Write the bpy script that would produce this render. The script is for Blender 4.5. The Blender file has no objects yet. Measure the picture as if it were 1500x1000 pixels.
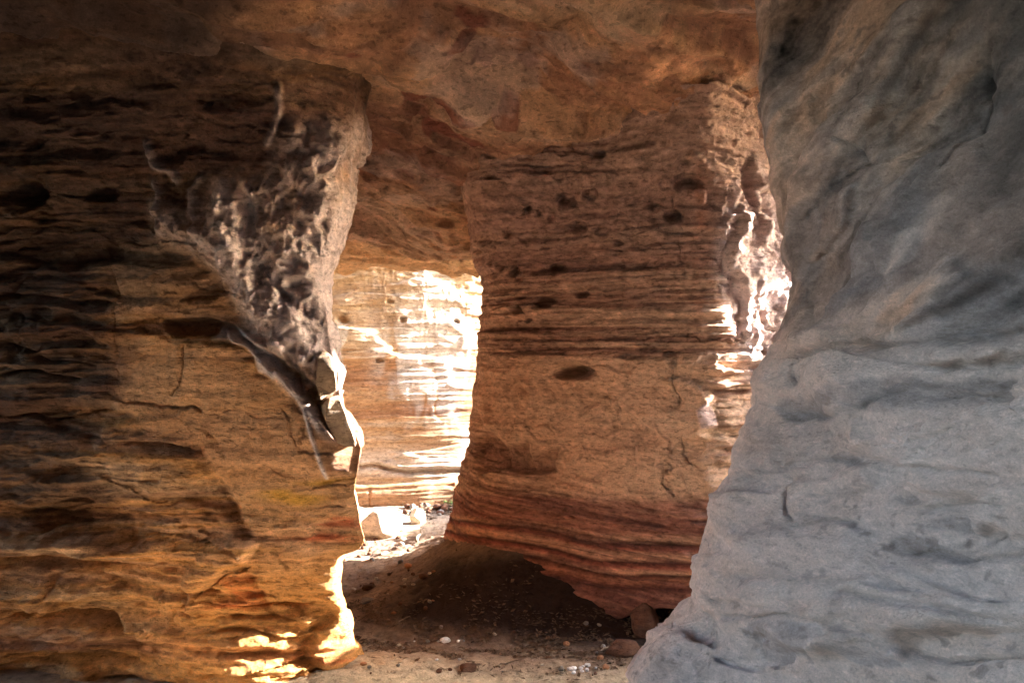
import bpy, bmesh, math, random
import numpy as np
from mathutils import Vector, Matrix, noise as mnoise

# ------------------------------------------------------------------ camera, sky, sun, exposure
sc = bpy.context.scene
C = sc.collection
F = 28.0; CAMZ = 1.6
cam_d = bpy.data.cameras.new('camera'); cam = bpy.data.objects.new('camera', cam_d); C.objects.link(cam)
cam.location = (0, 0, CAMZ); cam.rotation_euler = (math.radians(90), 0, 0)
cam_d.lens = F; cam_d.sensor_width = 36; cam_d.clip_start = 0.02; cam_d.clip_end = 500
sc.camera = cam

SUN_EL, SUN_AZ = math.radians(21), math.radians(80)     # azimuth from +Y towards +X
world = bpy.data.worlds.new('World'); sc.world = world; world.use_nodes = True
wn = world.node_tree; wn.nodes.clear()
sky = wn.nodes.new('ShaderNodeTexSky'); sky.sky_type = 'NISHITA'; sky.sun_disc = False
sky.sun_elevation = SUN_EL; sky.sun_rotation = SUN_AZ
bg = wn.nodes.new('ShaderNodeBackground'); bg.inputs['Strength'].default_value = 0.15
wo = wn.nodes.new('ShaderNodeOutputWorld')
wn.links.new(sky.outputs[0], bg.inputs[0]); wn.links.new(bg.outputs[0], wo.inputs[0])

sun_d = bpy.data.lights.new('sun', 'SUN'); sun_d.energy = 3.2; sun_d.angle = math.radians(0.5)
sun_d.color = (1.0, 0.95, 0.88)
sun = bpy.data.objects.new('sun', sun_d); C.objects.link(sun)
sdir = Vector((math.sin(SUN_AZ)*math.cos(SUN_EL), math.cos(SUN_AZ)*math.cos(SUN_EL), math.sin(SUN_EL)))
sun.rotation_euler = sdir.to_track_quat('Z', 'Y').to_euler()
sun.location = (12, 2, 8)

sc.view_settings.view_transform = 'Standard'; sc.view_settings.look = 'None'
sc.view_settings.gamma = 1; sc.view_settings.use_curve_mapping = False
sc.view_settings.exposure = 4.7
cy = sc.cycles
cy.use_denoising = True
try: cy.denoiser = 'OPENIMAGEDENOISE'
except Exception: pass
cy.max_bounces = 10; cy.diffuse_bounces = 8; cy.glossy_bounces = 3
cy.sample_clamp_indirect = 6.0
cy.use_adaptive_sampling = False

# ------------------------------------------------------------------ helpers
rng = np.random.default_rng(7)
TAB = (rng.random(64**3, dtype=np.float32)*2-1)

def vn(x, y, z):
    x = np.asarray(x, np.float32); y = np.asarray(y, np.float32); z = np.asarray(z, np.float32)
    fx = np.floor(x); fy = np.floor(y); fz = np.floor(z)
    ix = fx.astype(np.int32); iy = fy.astype(np.int32); iz = fz.astype(np.int32)
    tx = x-fx; ty = y-fy; tz = z-fz
    tx = tx*tx*tx*(tx*(tx*6-15)+10); ty = ty*ty*ty*(ty*(ty*6-15)+10); tz = tz*tz*tz*(tz*(tz*6-15)+10)
    x0 = (ix & 63) << 12; x1 = ((ix+1) & 63) << 12
    y0 = (iy & 63) << 6; y1 = ((iy+1) & 63) << 6
    z0 = iz & 63; z1 = (iz+1) & 63
    a = TAB[x0+y0+z0]*(1-tx)+TAB[x1+y0+z0]*tx
    b = TAB[x0+y1+z0]*(1-tx)+TAB[x1+y1+z0]*tx
    c = TAB[x0+y0+z1]*(1-tx)+TAB[x1+y0+z1]*tx
    d = TAB[x0+y1+z1]*(1-tx)+TAB[x1+y1+z1]*tx
    a = a*(1-ty)+b*ty; c = c*(1-ty)+d*ty
    return a*(1-tz)+c*tz

def fbm(P, s=(1, 1, 1), o=4, seed=0.0, gain=0.5):
    x = P[..., 0]*s[0]+seed*7.31; y = P[..., 1]*s[1]+seed*3.77+11.3; z = P[..., 2]*s[2]+seed*5.13+4.2
    r = 0; a = 1.0; t = 0
    for i in range(o):
        r = r+a*vn(x, y, z); t += a; a *= gain
        x, y = 1.6*x+1.2*y+3.1, -1.2*x+1.6*y+1.7
        z = z*2.03+5.5+0.11*x/(2**i)*0
    return r/t

def terrace(v, k, sharp=9.0):
    """steps with sharp risers, like layers flaking off"""
    w = v*k; f = np.floor(w); t = w-f
    t = 1/(1+np.exp(-(t-0.5)*sharp*2))
    return (f+t)/k

def plates(a, b, sa, sb, seed, tilt=0.6, soft=7.0):
    """broken slabs: each cell sits at its own depth and leans its own way; also the closeness to a joint"""
    u = np.asarray(a, np.float32)*sa+seed*9.17; v = np.asarray(b, np.float32)*sb+seed*4.31
    fu = np.floor(u).astype(np.int32); fv = np.floor(v).astype(np.int32)
    ds = []; hs = []
    base = seed*5077 % 60000
    for i in (-1, 0, 1):
        for j in (-1, 0, 1):
            ci = fu+i; cj = fv+j
            k = (((ci*73+cj*2917) ^ (cj*131+ci*17)) & 65535)+base
            cu = ci+0.5+0.42*TAB[k]; cv = cj+0.5+0.42*TAB[k+70000]
            du = u-cu; dv = v-cv
            ds.append(np.sqrt(du*du+dv*dv)); hs.append(TAB[k+20000+30000]+tilt*(TAB[k+110000]*du+TAB[k+130000]*dv))
    D = np.stack(ds); H = np.stack(hs)
    m = D.min(0); W = np.exp(-(D-m)*soft*4)
    h = (W*H).sum(0)/W.sum(0)
    D2 = np.partition(D, 1, axis=0)[1]
    return h, D2-m

def arc(P):
    """length along the foot of a wall"""
    q = P[:, P.shape[1]//2, :2]; s_ = np.concatenate([[0], np.cumsum(np.linalg.norm(np.diff(q, axis=0), axis=1))])
    return np.broadcast_to(s_[:, None], P.shape[:2])

def cracks(P, px, py, lines, seed, amp=5.0, k=1.0):
    """hairline cracks that wander, fade and let one side stand a little proud"""
    jx = px+amp*fbm(P, (13, 13, 13), 4, seed, 0.65)*2; jy = py+amp*fbm(P, (13, 13, 13), 4, seed+1, 0.65)*2
    gap = sstep(-0.35, 0.05, fbm(P, (5, 5, 5), 3, seed+2)); wv = 0.7+1.2*np.clip(fbm(P, (9, 9, 9), 2, seed+3), -0.3, 1)
    d = 0
    for pts_, dep, w in lines:
        L = line_d(jx, jy, pts_)
        d = d-dep*0.75*k*np.exp(-(L/(w*0.42*wv+0.25))**2)*gap-0.35*dep*k*np.exp(-(line_d(jx, jy+w*1.3, pts_)/(w*2.2))**2)
    return d

def ledge(X, Y, pts, w):
    """a bed standing out over a hollow: sharp lip above, easing back below"""
    xs = [p[0] for p in pts]; v = Y-np.interp(X, xs, [p[1] for p in pts])
    ends = sstep(xs[0]-12, xs[0]+14, X)*(1-sstep(xs[-1]-14, xs[-1]+12, X))
    return ends*sstep(-0.8, 0.8, v)*np.exp(-np.maximum(v, 0)/(w*0.9))

def sstep(a, b, x):
    t = np.clip((x-a)/(b-a), 0, 1); return t*t*(3-2*t)

def poly_sd(X, Y, poly):
    """signed distance, negative inside"""
    n = len(poly); d = np.full(X.shape, 1e9, np.float32); inside = np.zeros(X.shape, bool)
    for i in range(n):
        ax, ay = poly[i]; bx, by = poly[(i+1) % n]
        ex, ey = bx-ax, by-ay
        t = np.clip(((X-ax)*ex+(Y-ay)*ey)/(ex*ex+ey*ey+1e-9), 0, 1)
        d = np.minimum(d, (X-ax-ex*t)**2+(Y-ay-ey*t)**2)
        c = ((ay > Y) != (by > Y))
        if ay != by: inside ^= c & (X < ex*(Y-ay)/(by-ay)+ax)
    d = np.sqrt(d); return np.where(inside, -d, d)

def pmask(X, Y, poly, soft=6.0):
    return 1-sstep(-soft, soft, poly_sd(X, Y, poly))

def line_d(X, Y, pts):
    """distance to a polyline"""
    d = np.full(X.shape, 1e9, np.float32)
    for i in range(len(pts)-1):
        ax, ay = pts[i]; bx, by = pts[i+1]; ex, ey = bx-ax, by-ay
        t = np.clip(((X-ax)*ex+(Y-ay)*ey)/(ex*ex+ey*ey+1e-9), 0, 1)
        d = np.minimum(d, (X-ax-ex*t)**2+(Y-ay-ey*t)**2)
    return np.sqrt(d)

def lmask(X, Y, pts, w=2.0): return np.exp(-(line_d(X, Y, pts)/w)**2)

def blob(X, Y, cx, cy_, rx, ry, p=2.0):
    return np.exp(-(((X-cx)/rx)**2+((Y-cy_)/ry)**2)**(p/2))

def proj(P):
    """where a point of the place is seen from the standpoint, for laying out features on a surface"""
    y = np.maximum(P[..., 1], 0.25)
    return 750+P[..., 0]/y*1167, 500-(P[..., 2]-CAMZ)/y*1167

def normals(P, wrap=False):
    if wrap:
        du = np.roll(P, -1, 0)-np.roll(P, 1, 0)
    else:
        du = np.gradient(P, axis=0)
    dv = np.gradient(P, axis=1)
    n = np.cross(du, dv); n /= np.linalg.norm(n, axis=-1, keepdims=True)+1e-9
    return n

def smooth_poly(pts, n, closed=False, dens=None):
    """Catmull-Rom through pts (k,...) -> n samples; dens = samples weights per segment"""
    pts = np.asarray(pts, float); k = len(pts); segs = k if closed else k-1
    dens = np.ones(segs) if dens is None else np.asarray(dens, float)
    cum = np.concatenate([[0], np.cumsum(dens/dens.sum())])
    u = np.linspace(0, 1, n, endpoint=not closed)
    i = np.clip(np.searchsorted(cum, u, side='right')-1, 0, segs-1)
    t = (u-cum[i])/(cum[i+1]-cum[i])
    def g(j): return pts[j % k] if closed else pts[np.clip(j, 0, k-1)]
    p0, p1, p2, p3 = g(i-1), g(i), g(i+1), g(i+2)
    t = t.reshape((-1,)+(1,)*(pts.ndim-1))
    return 0.5*((2*p1)+(-p0+p2)*t+(2*p0-5*p1+4*p2-p3)*t*t+(-p0+3*p1-3*p2+p3)*t**3)

def tag(o, label=None, cat=None, group=None, kind=None):
    if label: o['label'] = label
    if cat: o['category'] = cat
    if group: o['group'] = group
    if kind: o['kind'] = kind
    return o

def grid_mesh(name, P, col, mat, parent=None, bed=None, sat=0.92, wrap=False, origin=(0, 0, 0), flip=False, smooth=True):
    nu, nv = P.shape[:2]
    me = bpy.data.meshes.new(name)
    idx = np.arange(nu*nv, dtype=np.int32).reshape(nu, nv)
    if wrap: idx = np.concatenate([idx, idx[:1]], 0)
    a, b, c, d = idx[:-1, :-1], idx[1:, :-1], idx[1:, 1:], idx[:-1, 1:]
    q = np.stack([a, b, c, d] if not flip else [d, c, b, a], -1).reshape(-1, 4)
    V = (P-np.array(origin)).astype(np.float32).reshape(-1)
    me.vertices.add(nu*nv); me.vertices.foreach_set('co', V)
    me.loops.add(q.size); me.loops.foreach_set('vertex_index', q.reshape(-1))
    me.polygons.add(len(q)); me.polygons.foreach_set('loop_start', np.arange(0, q.size, 4, dtype=np.int32))
    me.polygons.foreach_set('use_smooth', np.full(len(q), smooth))
    me.update(calc_edges=True)
    if col is not None:
        at = me.color_attributes.new('stone_colour', 'FLOAT_COLOR', 'POINT')
        lum = np.asarray(col).mean(-1, keepdims=True); col = lum+(np.asarray(col)-lum)*sat; col = col*np.minimum(1, 0.74/np.maximum(col.max(-1, keepdims=True), 1e-3))
        cc = np.ones((nu*nv, 4), np.float32); cc[:, :3] = np.clip(col, 0.004, 0.9).reshape(-1, 3)
        if bed is not None: cc[:, 3] = np.clip(bed, 0, 1).reshape(-1)
        at.data.foreach_set('color', cc.reshape(-1))
    me.materials.append(mat)
    o = bpy.data.objects.new(name, me); C.objects.link(o)
    o.location = origin
    if parent: o.parent = parent
    return o

def mix(a, b, m):
    a = np.asarray(a, np.float32); b = np.asarray(b, np.float32)
    m = np.asarray(m)[..., None]
    return a*(1-m)+b*m

def ramp(v, stops):
    xs = [s[0] for s in stops]
    return np.stack([np.interp(v, xs, [s[1][k] for s in stops]) for k in range(3)], -1)

# ------------------------------------------------------------------ materials
def stone_mat(name, strata=40.0, bump=0.004, grain=0.5, use_attr=True, base=(0.4, 0.3, 0.2), rough=0.92, var=0.35, stretch=0.2, chip=1.0, chipdark=0.68):
    m = bpy.data.materials.new(name); m.use_nodes = True
    nt = m.node_tree; N = nt.nodes; L = nt.links; N.clear()
    out = N.new('ShaderNodeOutputMaterial'); bs = N.new('ShaderNodeBsdfPrincipled')
    bs.inputs['Roughness'].default_value = rough
    bs.inputs['Specular IOR Level'].default_value = 0.25
    L.new(bs.outputs[0], out.inputs[0])
    geo = N.new('ShaderNodeNewGeometry')
    mp = N.new('ShaderNodeMapping'); mp.inputs['Scale'].default_value = (stretch, stretch, 1)
    L.new(geo.outputs['Position'], mp.inputs[0])
    n1 = N.new('ShaderNodeTexNoise'); n1.inputs['Scale'].default_value = strata; n1.inputs['Detail'].default_value = 6; n1.inputs['Roughness'].default_value = 0.65
    L.new(mp.outputs[0], n1.inputs['Vector'])
    n2 = N.new('ShaderNodeTexNoise'); n2.inputs['Scale'].default_value = 26; n2.inputs['Detail'].default_value = 9; n2.inputs['Roughness'].default_value = 0.8
    L.new(geo.outputs['Position'], n2.inputs['Vector'])
    n3 = N.new('ShaderNodeTexNoise'); n3.inputs['Scale'].default_value = 150; n3.inputs['Detail'].default_value = 8; n3.inputs['Roughness'].default_value = 0.75
    L.new(geo.outputs['Position'], n3.inputs['Vector'])
    if use_attr:
        at = N.new('ShaderNodeAttribute'); at.attribute_name = 'stone_colour'; colr = at.outputs['Color']; bed = at.outputs['Alpha']
    else:
        bed = None
        rgb = N.new('ShaderNodeRGB'); rgb.outputs[0].default_value = (*base, 1); colr = rgb.outputs[0]
    if bed is not None:       # fine bedding only where the stone shows it
        mb = N.new('ShaderNodeMix'); mb.data_type = 'FLOAT'; mb.inputs['A'].default_value = 0.5
        L.new(bed, mb.inputs['Factor']); L.new(n1.outputs['Fac'], mb.inputs['B']); bedv = mb.outputs['Result']
    else: bedv = n1.outputs['Fac']
    def mul(sock, src, lo, hi):
        mr = N.new('ShaderNodeMapRange'); mr.inputs['From Min'].default_value = 0.3; mr.inputs['From Max'].default_value = 0.7
        mr.inputs['To Min'].default_value = lo; mr.inputs['To Max'].default_value = hi
        L.new(src, mr.inputs['Value'])
        vm = N.new('ShaderNodeVectorMath'); vm.operation = 'SCALE'
        L.new(sock, vm.inputs[0]); L.new(mr.outputs[0], vm.inputs['Scale']); return vm.outputs[0]
    c = mul(colr, bedv, 1-var, 1+var*0.8)
    c = mul(c, n2.outputs['Fac'], 1-var*0.7, 1+var*0.6)
    c = mul(c, n3.outputs['Fac'], 0.76, 1.22)
    n4 = N.new('ShaderNodeTexNoise'); n4.inputs['Scale'].default_value = 62*chip; n4.inputs['Detail'].default_value = 5; n4.inputs['Roughness'].default_value = 0.6
    mp4 = N.new('ShaderNodeMapping'); mp4.inputs['Scale'].default_value = (0.45, 0.45, 1.0)
    L.new(geo.outputs['Position'], mp4.inputs[0]); L.new(mp4.outputs[0], n4.inputs['Vector'])
    def sharp(a, b, lo, hi):
        mr = N.new('ShaderNodeMapRange'); mr.inputs['From Min'].default_value = a; mr.inputs['From Max'].default_value = b
        mr.inputs['To Min'].default_value = lo; mr.inputs['To Max'].default_value = hi
        L.new(n4.outputs['Fac'], mr.inputs['Value']); return mr.outputs[0]
    chipd = sharp(0.385, 0.425, chipdark, 1.0); chipl = sharp(0.585, 0.61, 1.0, 1.16)
    for q_ in (chipd, chipl):
        vm = N.new('ShaderNodeVectorMath'); vm.operation = 'SCALE'; L.new(c, vm.inputs[0]); L.new(q_, vm.inputs['Scale']); c = vm.outputs[0]
    L.new(c, bs.inputs['Base Color'])
    ad = N.new('ShaderNodeMath'); ad.operation = 'MULTIPLY_ADD'; ad.inputs[1].default_value = 1.0
    L.new(bedv, ad.inputs[0]); 
    sc2 = N.new('ShaderNodeMath'); sc2.operation = 'MULTIPLY'; sc2.inputs[1].default_value = grain*2
    L.new(n2.outputs['Fac'], sc2.inputs[0]); L.new(sc2.outputs[0], ad.inputs[2])
    a2 = N.new('ShaderNodeMath'); a2.operation = 'MULTIPLY_ADD'; a2.inputs[1].default_value = 0.6*grain
    L.new(n3.outputs['Fac'], a2.inputs[0]); L.new(ad.outputs[0], a2.inputs[2])
    bp = N.new('ShaderNodeBump'); bp.inputs['Distance'].default_value = bump*4; bp.inputs['Strength'].default_value = 1.0
    a3 = N.new('ShaderNodeMath'); a3.operation = 'MULTIPLY_ADD'; a3.inputs[1].default_value = 0.9
    L.new(chipd, a3.inputs[0]); L.new(a2.outputs[0], a3.inputs[2]); L.new(a3.outputs[0], bp.inputs['Height']); L.new(bp.outputs[0], bs.inputs['Normal'])
    return m

M_left = stone_mat('banded_sandstone', 42, 0.006, 0.8)
M_pillar = stone_mat('red_banded_sandstone', 46, 0.006, 0.8)
M_right = stone_mat('pale_grey_sandstone', 10, 0.006, 1.0, var=0.15, stretch=0.5, chip=1.1, chipdark=0.86)
M_back = stone_mat('ochre_sandstone', 34, 0.004)
M_ceil = stone_mat('ceiling_sandstone', 9, 0.007, 1.0, var=0.3, stretch=0.6)
M_sand = stone_mat('sand', 14, 0.004, 1.0, var=0.3, stretch=1.0)
M_dark = stone_mat('outer_rock', 12, 0.01, 0.8, use_attr=False, base=(0.20, 0.11, 0.06))
M_outer = stone_mat('outer_ground', 3, 0.01, 0.8, use_attr=False, base=(0.28, 0.18, 0.11), stretch=1)

CREAM = (0.56, 0.42, 0.27); OCHRE = (0.52, 0.31, 0.13); TAN = (0.42, 0.28, 0.17); BROWN = (0.27, 0.155, 0.09)
RED = (0.20, 0.075, 0.045); DKRED = (0.10, 0.035, 0.025); PALE = (0.58, 0.53, 0.49); WHITE = (0.74, 0.70, 0.66); YEL = (0.60, 0.38, 0.09)

def z_of(py, y): return CAMZ-(np.asarray(py, float)-500)/1167*y
def x_of(px, y): return (np.asarray(px, float)-750)/1167*y

def ceil_h(x, y):
    h = 2.93-0.02*(y-3.0)
    dip = sstep(3.3, 5.9, y)*sstep(1.5, -0.3, x)
    return h-0.60*dip+0.05*np.exp(-((x+0.75)/0.35)**2)*sstep(5.8, 6.8, y)

# ------------------------------------------------------------------ ceiling (one slab, its far lip open to the sky beyond)
def build_ceiling():
    nx, ny = 620, 560
    # lower face from behind the camera to the lip, then up the lip
    xs = np.concatenate([np.linspace(-2.75, -1.7, 40, endpoint=False), np.linspace(-1.7, 1.9, nx-70, endpoint=False), np.linspace(1.9, 2.9, 30)])
    ysr = np.concatenate([np.linspace(-4, 2.6, 60, endpoint=False), np.linspace(2.6, 7.2, ny-60-30, endpoint=False), np.linspace(7.2, 7.55, 30)])
    X, Y = np.meshgrid(xs, ysr, indexing='ij')
    lip = 7.15+0.09*(X+1)
    t = np.clip((Y-6.75)/0.8, 0, 1)
    Yb = np.where(Y > 6.75, 6.75+(lip-6.75+0.1)*np.sin(t*math.pi/2), Y)
    Z = ceil_h(X, Yb)+2.2*np.clip(t-0.55, 0, 1)**1.5
    P = np.stack([X, Yb, Z], -1)
    px, py = proj(P)
    big = fbm(P, (0.9, 0.7, 1), 3, 1)
    med = fbm(P, (2.0, 4.0, 2), 4, 2)
    # sheets peeling off along a slanting grain
    c, s = math.cos(0.5), math.sin(0.5)
    Q = np.stack([P[..., 0]*c+P[..., 1]*s, -P[..., 0]*s+P[..., 1]*c, P[..., 2]], -1)
    sheet = fbm(Q, (1.1, 2.8, 1), 5, 3, 0.55)
    fine = fbm(Q, (5, 16, 4), 5, 4, 0.6)
    wc = Q[..., 0]+0.12*fbm(P, (3, 3, 3), 4, 15, 0.6); wd = Q[..., 1]+0.08*fbm(P, (3, 3, 3), 4, 16, 0.6)
    h1, e1 = plates(wc, wd, 1.0, 2.4, 2, 0.9); h2, e2 = plates(wc, wd, 2.6, 7, 5, 0.9); h3, e3 = plates(wc, wd, 7, 20, 8, 0.9)
    d = -0.10*big-0.03*med-0.05*sheet-0.022*fine+0.065*h1+0.030*h2+0.012*h3
    dents = fbm(P, (6, 8, 5), 2, 6)
    d = d+0.05*sstep(0.42, 0.6, dents)
    # broad folds
    d += -0.05*np.sin(Q[..., 1]*2.3+1.5*big*2)
    P2 = P.copy(); P2[..., 2] += -d*0+d*1.0*np.where(t > 0.55, 0.3, 1)
    v = fbm(Q, (0.9, 2.4, 1), 5, 8, 0.6)
    col = ramp(v, [(-0.5, (0.30, 0.17, 0.10)), (-0.1, (0.40, 0.25, 0.14)), (0.15, (0.50, 0.33, 0.19)), (0.5, (0.55, 0.42, 0.28))])
    red = sstep(0.0, 0.25, fbm(Q, (1.3, 3.6, 1), 6, 9, 0.75))
    col = mix(col, (0.24, 0.12, 0.075), red*0.6)
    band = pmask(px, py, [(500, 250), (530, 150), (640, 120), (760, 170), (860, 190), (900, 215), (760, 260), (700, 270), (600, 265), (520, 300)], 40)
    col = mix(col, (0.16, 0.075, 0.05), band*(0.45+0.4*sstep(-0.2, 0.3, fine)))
    spots = sstep(0.46, 0.56, fbm(Q, (5.0, 9, 4), 2, 12))
    col = mix(col, (0.17, 0.06, 0.04), spots*0.8)
    col = mix(col, (0.42, 0.36, 0.30), sstep(0.0, 0.25, fbm(Q, (1.6, 3.2, 1), 5, 17, 0.65))*0.45)
    col = col*(1+0.7*fbm(Q, (9, 15, 8), 5, 18, 0.75)+0.14*h2+0.08*h3)[..., None]*np.array([1.07, 0.95, 0.98])
    col = col*1.5
    col = mix(col, (0.085, 0.05, 0.042), sstep(440, 250, px+90*med)*sstep(4.6, 4.2, P[..., 1])*0.85)  # upper left shade carried over from the wall, painted into the colour
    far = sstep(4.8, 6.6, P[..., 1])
    col = mix(col, (0.78, 0.54, 0.30), far*0.75)  # bounced orange glow near the opening, painted into the colour
    return P2, col

Pc, Cc = build_ceiling()
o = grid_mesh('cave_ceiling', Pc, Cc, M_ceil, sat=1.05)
tag(o, kind='structure')
# body of rock above the ceiling
def box_rock(name, lo, hi, n=28, amp=0.25, seed=0, mat=None):
    """closed lumpy block of rock"""
    bm = bmesh.new(); bmesh.ops.create_cube(bm, size=2)
    bmesh.ops.subdivide_edges(bm, edges=bm.edges[:], cuts=n, use_grid_fill=True)
    lo = Vector(lo); hi = Vector(hi); ce = (lo+hi)/2; ha = (hi-lo)/2
    for v in bm.verts:
        p = Vector((ce.x+v.co.x*ha.x, ce.y+v.co.y*ha.y, ce.z+v.co.z*ha.z))
        r = v.co.normalized()
        k = mnoise.fractal(p*0.9+Vector((seed*3.1, seed, 0)), 1.0, 2.0, 4)
        k2 = mnoise.noise(Vector((p.x*0.4, p.y*0.4, p.z*5+seed)))*0.25
        v.co = p+r*(k+k2)*amp
    for f in bm.faces: f.smooth = True
    me = bpy.data.meshes.new(name); bm.to_mesh(me); bm.free(); me.materials.append(mat or M_dark)
    o = bpy.data.objects.new(name, me); C.objects.link(o); return o

# ------------------------------------------------------------------ left rock wall
LE = [(-400, 500), (40, 500), (60, 530), (80, 545), (100, 540), (140, 530), (190, 521), (230, 509), (290, 508), (310, 505), (340, 497), (375, 488), (400, 480),
      (440, 476), (490, 478), (525, 484), (545, 493), (575, 494), (600, 501), (640, 520), (655, 525), (690, 520), (720, 516), (745, 521), (770, 526), (792, 533),
      (803, 528), (812, 507), (830, 498), (860, 493), (885, 505), (920, 513), (950, 512), (975, 519), (990, 525), (1010, 522), (1060, 530), (1200, 540)]
def build_left():
    nz, nt = 640, 780
    yE = 3.75
    z = np.linspace(-0.25, 3.15, nz)
    pyE = 500-(z-CAMZ)/yE*1167
    xE = x_of(np.interp(pyE, [p[0] for p in LE], [p[1] for p in LE]), yE)
    zc = 2.93
    over = 0.60*np.exp(-np.maximum(zc-z, 0)/0.34)          # leans out where it joins the roof
    zero = np.zeros_like(z)
    # foot spreads forward a little on the far left
    foot = 0.25*sstep(0.5, 0.0, z); lean = 0.13*(sstep(0.0, 0.7, z)-1)
    pts = np.array([
        [zero-5.2, zero+3.7], [zero-3.6, 3.80-foot*0.2-over-lean], [zero-2.6, 3.80-foot*0.25-over-lean], [zero-1.9, 3.76-foot*0.2-over-lean],
        [xE-0.55, 3.69-foot*0.12-over], [xE-0.03-0.16*sstep(0.7, 0.45, z)-0.13*sstep(1.7, 2.0, z), 3.725-over*0.7], [xE-0.012, yE+0.0+zero], [xE-0.03, yE+0.16+zero], [xE-0.28, yE+0.6+zero], [xE-0.9, yE+1.6+zero], [zero-3.4, zero+6.6]])
    pts = pts.transpose(0, 2, 1)    # k, nz, 2
    xy = smooth_poly(pts, nt, dens=[0.25, 0.7, 2.2, 3.4, 4.2, 2.2, 1.4, 1.3, 0.8, 0.5])
    P = np.concatenate([xy, np.broadcast_to(z[None, :, None], (nt, nz, 1))], -1)
    n = normals(P)
    if n[nt//2, nz//2, 1] > 0: n = -n
    px, py = proj(P)
    # wobble of layout coordinates so that hand-laid edges are ragged
    wx = px+9*fbm(P, (5, 5, 5), 3, 40); wy = py+9*fbm(P, (5, 5, 5), 3, 41)
    behind = sstep(yE+0.05, yE+0.25, P[..., 1])
    low = sstep(700, 800, py)
    panel = pmask(wx, wy, [(165, 500), (300, 505), (400, 545), (450, 600), (480, 700), (540, 700), (540, 870), (400, 880), (360, 780), (290, 660), (170, 600)], 14)
    knob = pmask(wx, wy, [(215, 205), (300, 170), (390, 130), (420, 50), (560, 50), (560, 200), (560, 540), (500, 552), (470, 556), (440, 540), (400, 515), (375, 470), (345, 420), (300, 380), (240, 345), (225, 280)], 16)
    core = pmask(wx, wy, [(315, 270), (340, 265), (400, 250), (430, 190), (560, 170), (560, 560), (485, 565), (440, 535), (395, 510), (365, 455), (335, 410), (300, 372), (235, 340), (228, 300), (290, 330)], 26)
    # ---- relief
    d = 0.06*fbm(P, (1.1, 1.1, 1.4), 4, 1)
    st = fbm(P, (0.5, 0.5, 9), 4, 2, 0.6)
    st2 = fbm(P, (1.2, 1.2, 26), 3, 3, 0.6)
    stam = (0.4+0.6*low+0.4*sstep(220, 100, px))*(1-0.75*panel*(1-0.4*low))*(1-0.8*core)
    d += stam*(0.030*np.tanh(2.5*st)+0.010*np.tanh(3*st2))
    # broad soft ledges at the lower left
    ll = sstep(330, 120, px)*sstep(700, 790, py)
    d += ll*0.05*np.sin((py+14*fbm(P, (1.5, 1.5, 2), 2, 5)*2-0.03*px)/70*2*math.pi)
    fl = fbm(P, (1.6, 1.6, 3.4), 5, 6, 0.55)
    wa = P[..., 0]+0.10*fbm(P, (5, 5, 7), 4, 31, 0.6); wz = P[..., 2]+0.05*fbm(P, (4, 4, 6), 4, 32, 0.6)
    h1, e1 = plates(wa, wz, 1.6, 4.0, 3); h2, e2 = plates(wa, wz, 3.0, 14, 5); h3, e3 = plates(wa, wz, 7, 34, 9); h4, e4 = plates(wa, wz, 5, 7, 12, 0.9)
    d += (0.04*fl+0.028*h1-0.006*h4*panel)*(1-0.7*core)*(1-0.62*panel)+stam*(0.022*h2+0.009*h3)
    d -= 0.012*np.exp(-(e1/0.03)**2)*sstep(0, 0.2, fl)
    d += 0.010*fbm(P, (14, 14, 26), 4, 7, 0.6)*(1-0.5*panel)
    # knob: draped, lumpy crust
    warp = fbm(P, (4, 4, 3), 3, 8)
    Q = P.copy(); Q[..., 0] += 0.10*warp
    rid = 1-np.abs(fbm(Q, (9, 9, 4.0), 3, 9))*3.2
    rid2 = 1-np.abs(fbm(Q, (17, 17, 10), 3, 10))*3
    lump = fbm(Q, (5, 5, 3.6), 5, 11, 0.6)
    hc, ec = plates(wa+0.06*warp+0.03*lump, wz+0.03*lump, 6, 2.6, 21, 1.2); hd, ed_ = plates(wa, wz+0.04*warp, 15, 9, 22, 1.0)
    kb = knob*(0.5+0.5*core)
    d += 0.03*knob+0.035*core+0.03*core*sstep(560, 300, py)
    d += core*(0.028*hc+0.010*hd+0.014*np.clip(rid, -1, 1)+0.026*np.clip(rid2, -1, 1)+0.05*lump)+knob*(1-core)*(0.03*lump)
    # pale ribs on the dark part of the knob
    ribs = [[(216, 210), (232, 238), (258, 255), (262, 265)], [(224, 268), (236, 288), (234, 330), (246, 345)], [(328, 272), (330, 310), (342, 345), (352, 372)],
            [(300, 262), (284, 280), (283, 315), (292, 345)], [(410, 125), (408, 175), (398, 205)]]
    rb = 0
    for r in ribs: rb = np.maximum(rb, lmask(wx, wy, r, 5.5))
    d += 0.03*rb
    for cx, cyy, rx, ry, dp in [(252, 226, 22, 12, 0.05), (272, 198, 6, 4, 0.03), (305, 300, 16, 26, 0.05), (370, 310, 14, 24, 0.05), (418, 178, 12, 10, 0.05), (34, 282, 30, 20, 0.14),
                                (215, 22, 22, 9, 0.12), (305, 158, 6, 4, 0.03), (452, 290, 10, 14, 0.04), (478, 262, 12, 6, 0.05), (440, 330, 8, 16, 0.04), (395, 380, 8, 14, 0.04),
                                (430, 385, 10, 12, 0.04), (470, 330, 7, 14, 0.03), (415, 440, 12, 16, 0.04), (150, 280, 18, 12, 0.08), (245, 20, 12, 8, 0.06)]:
        d -= dp*blob(wx, wy, cx, cyy, rx, ry, 3)
    # deep recess under the knob and along the slanting flake
    rec = pmask(wx, wy, [(235, 470), (300, 468), (345, 478), (395, 515), (438, 545), (448, 575), (436, 570), (420, 548), (395, 535), (372, 505), (335, 492), (250, 492)], 5)
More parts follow.
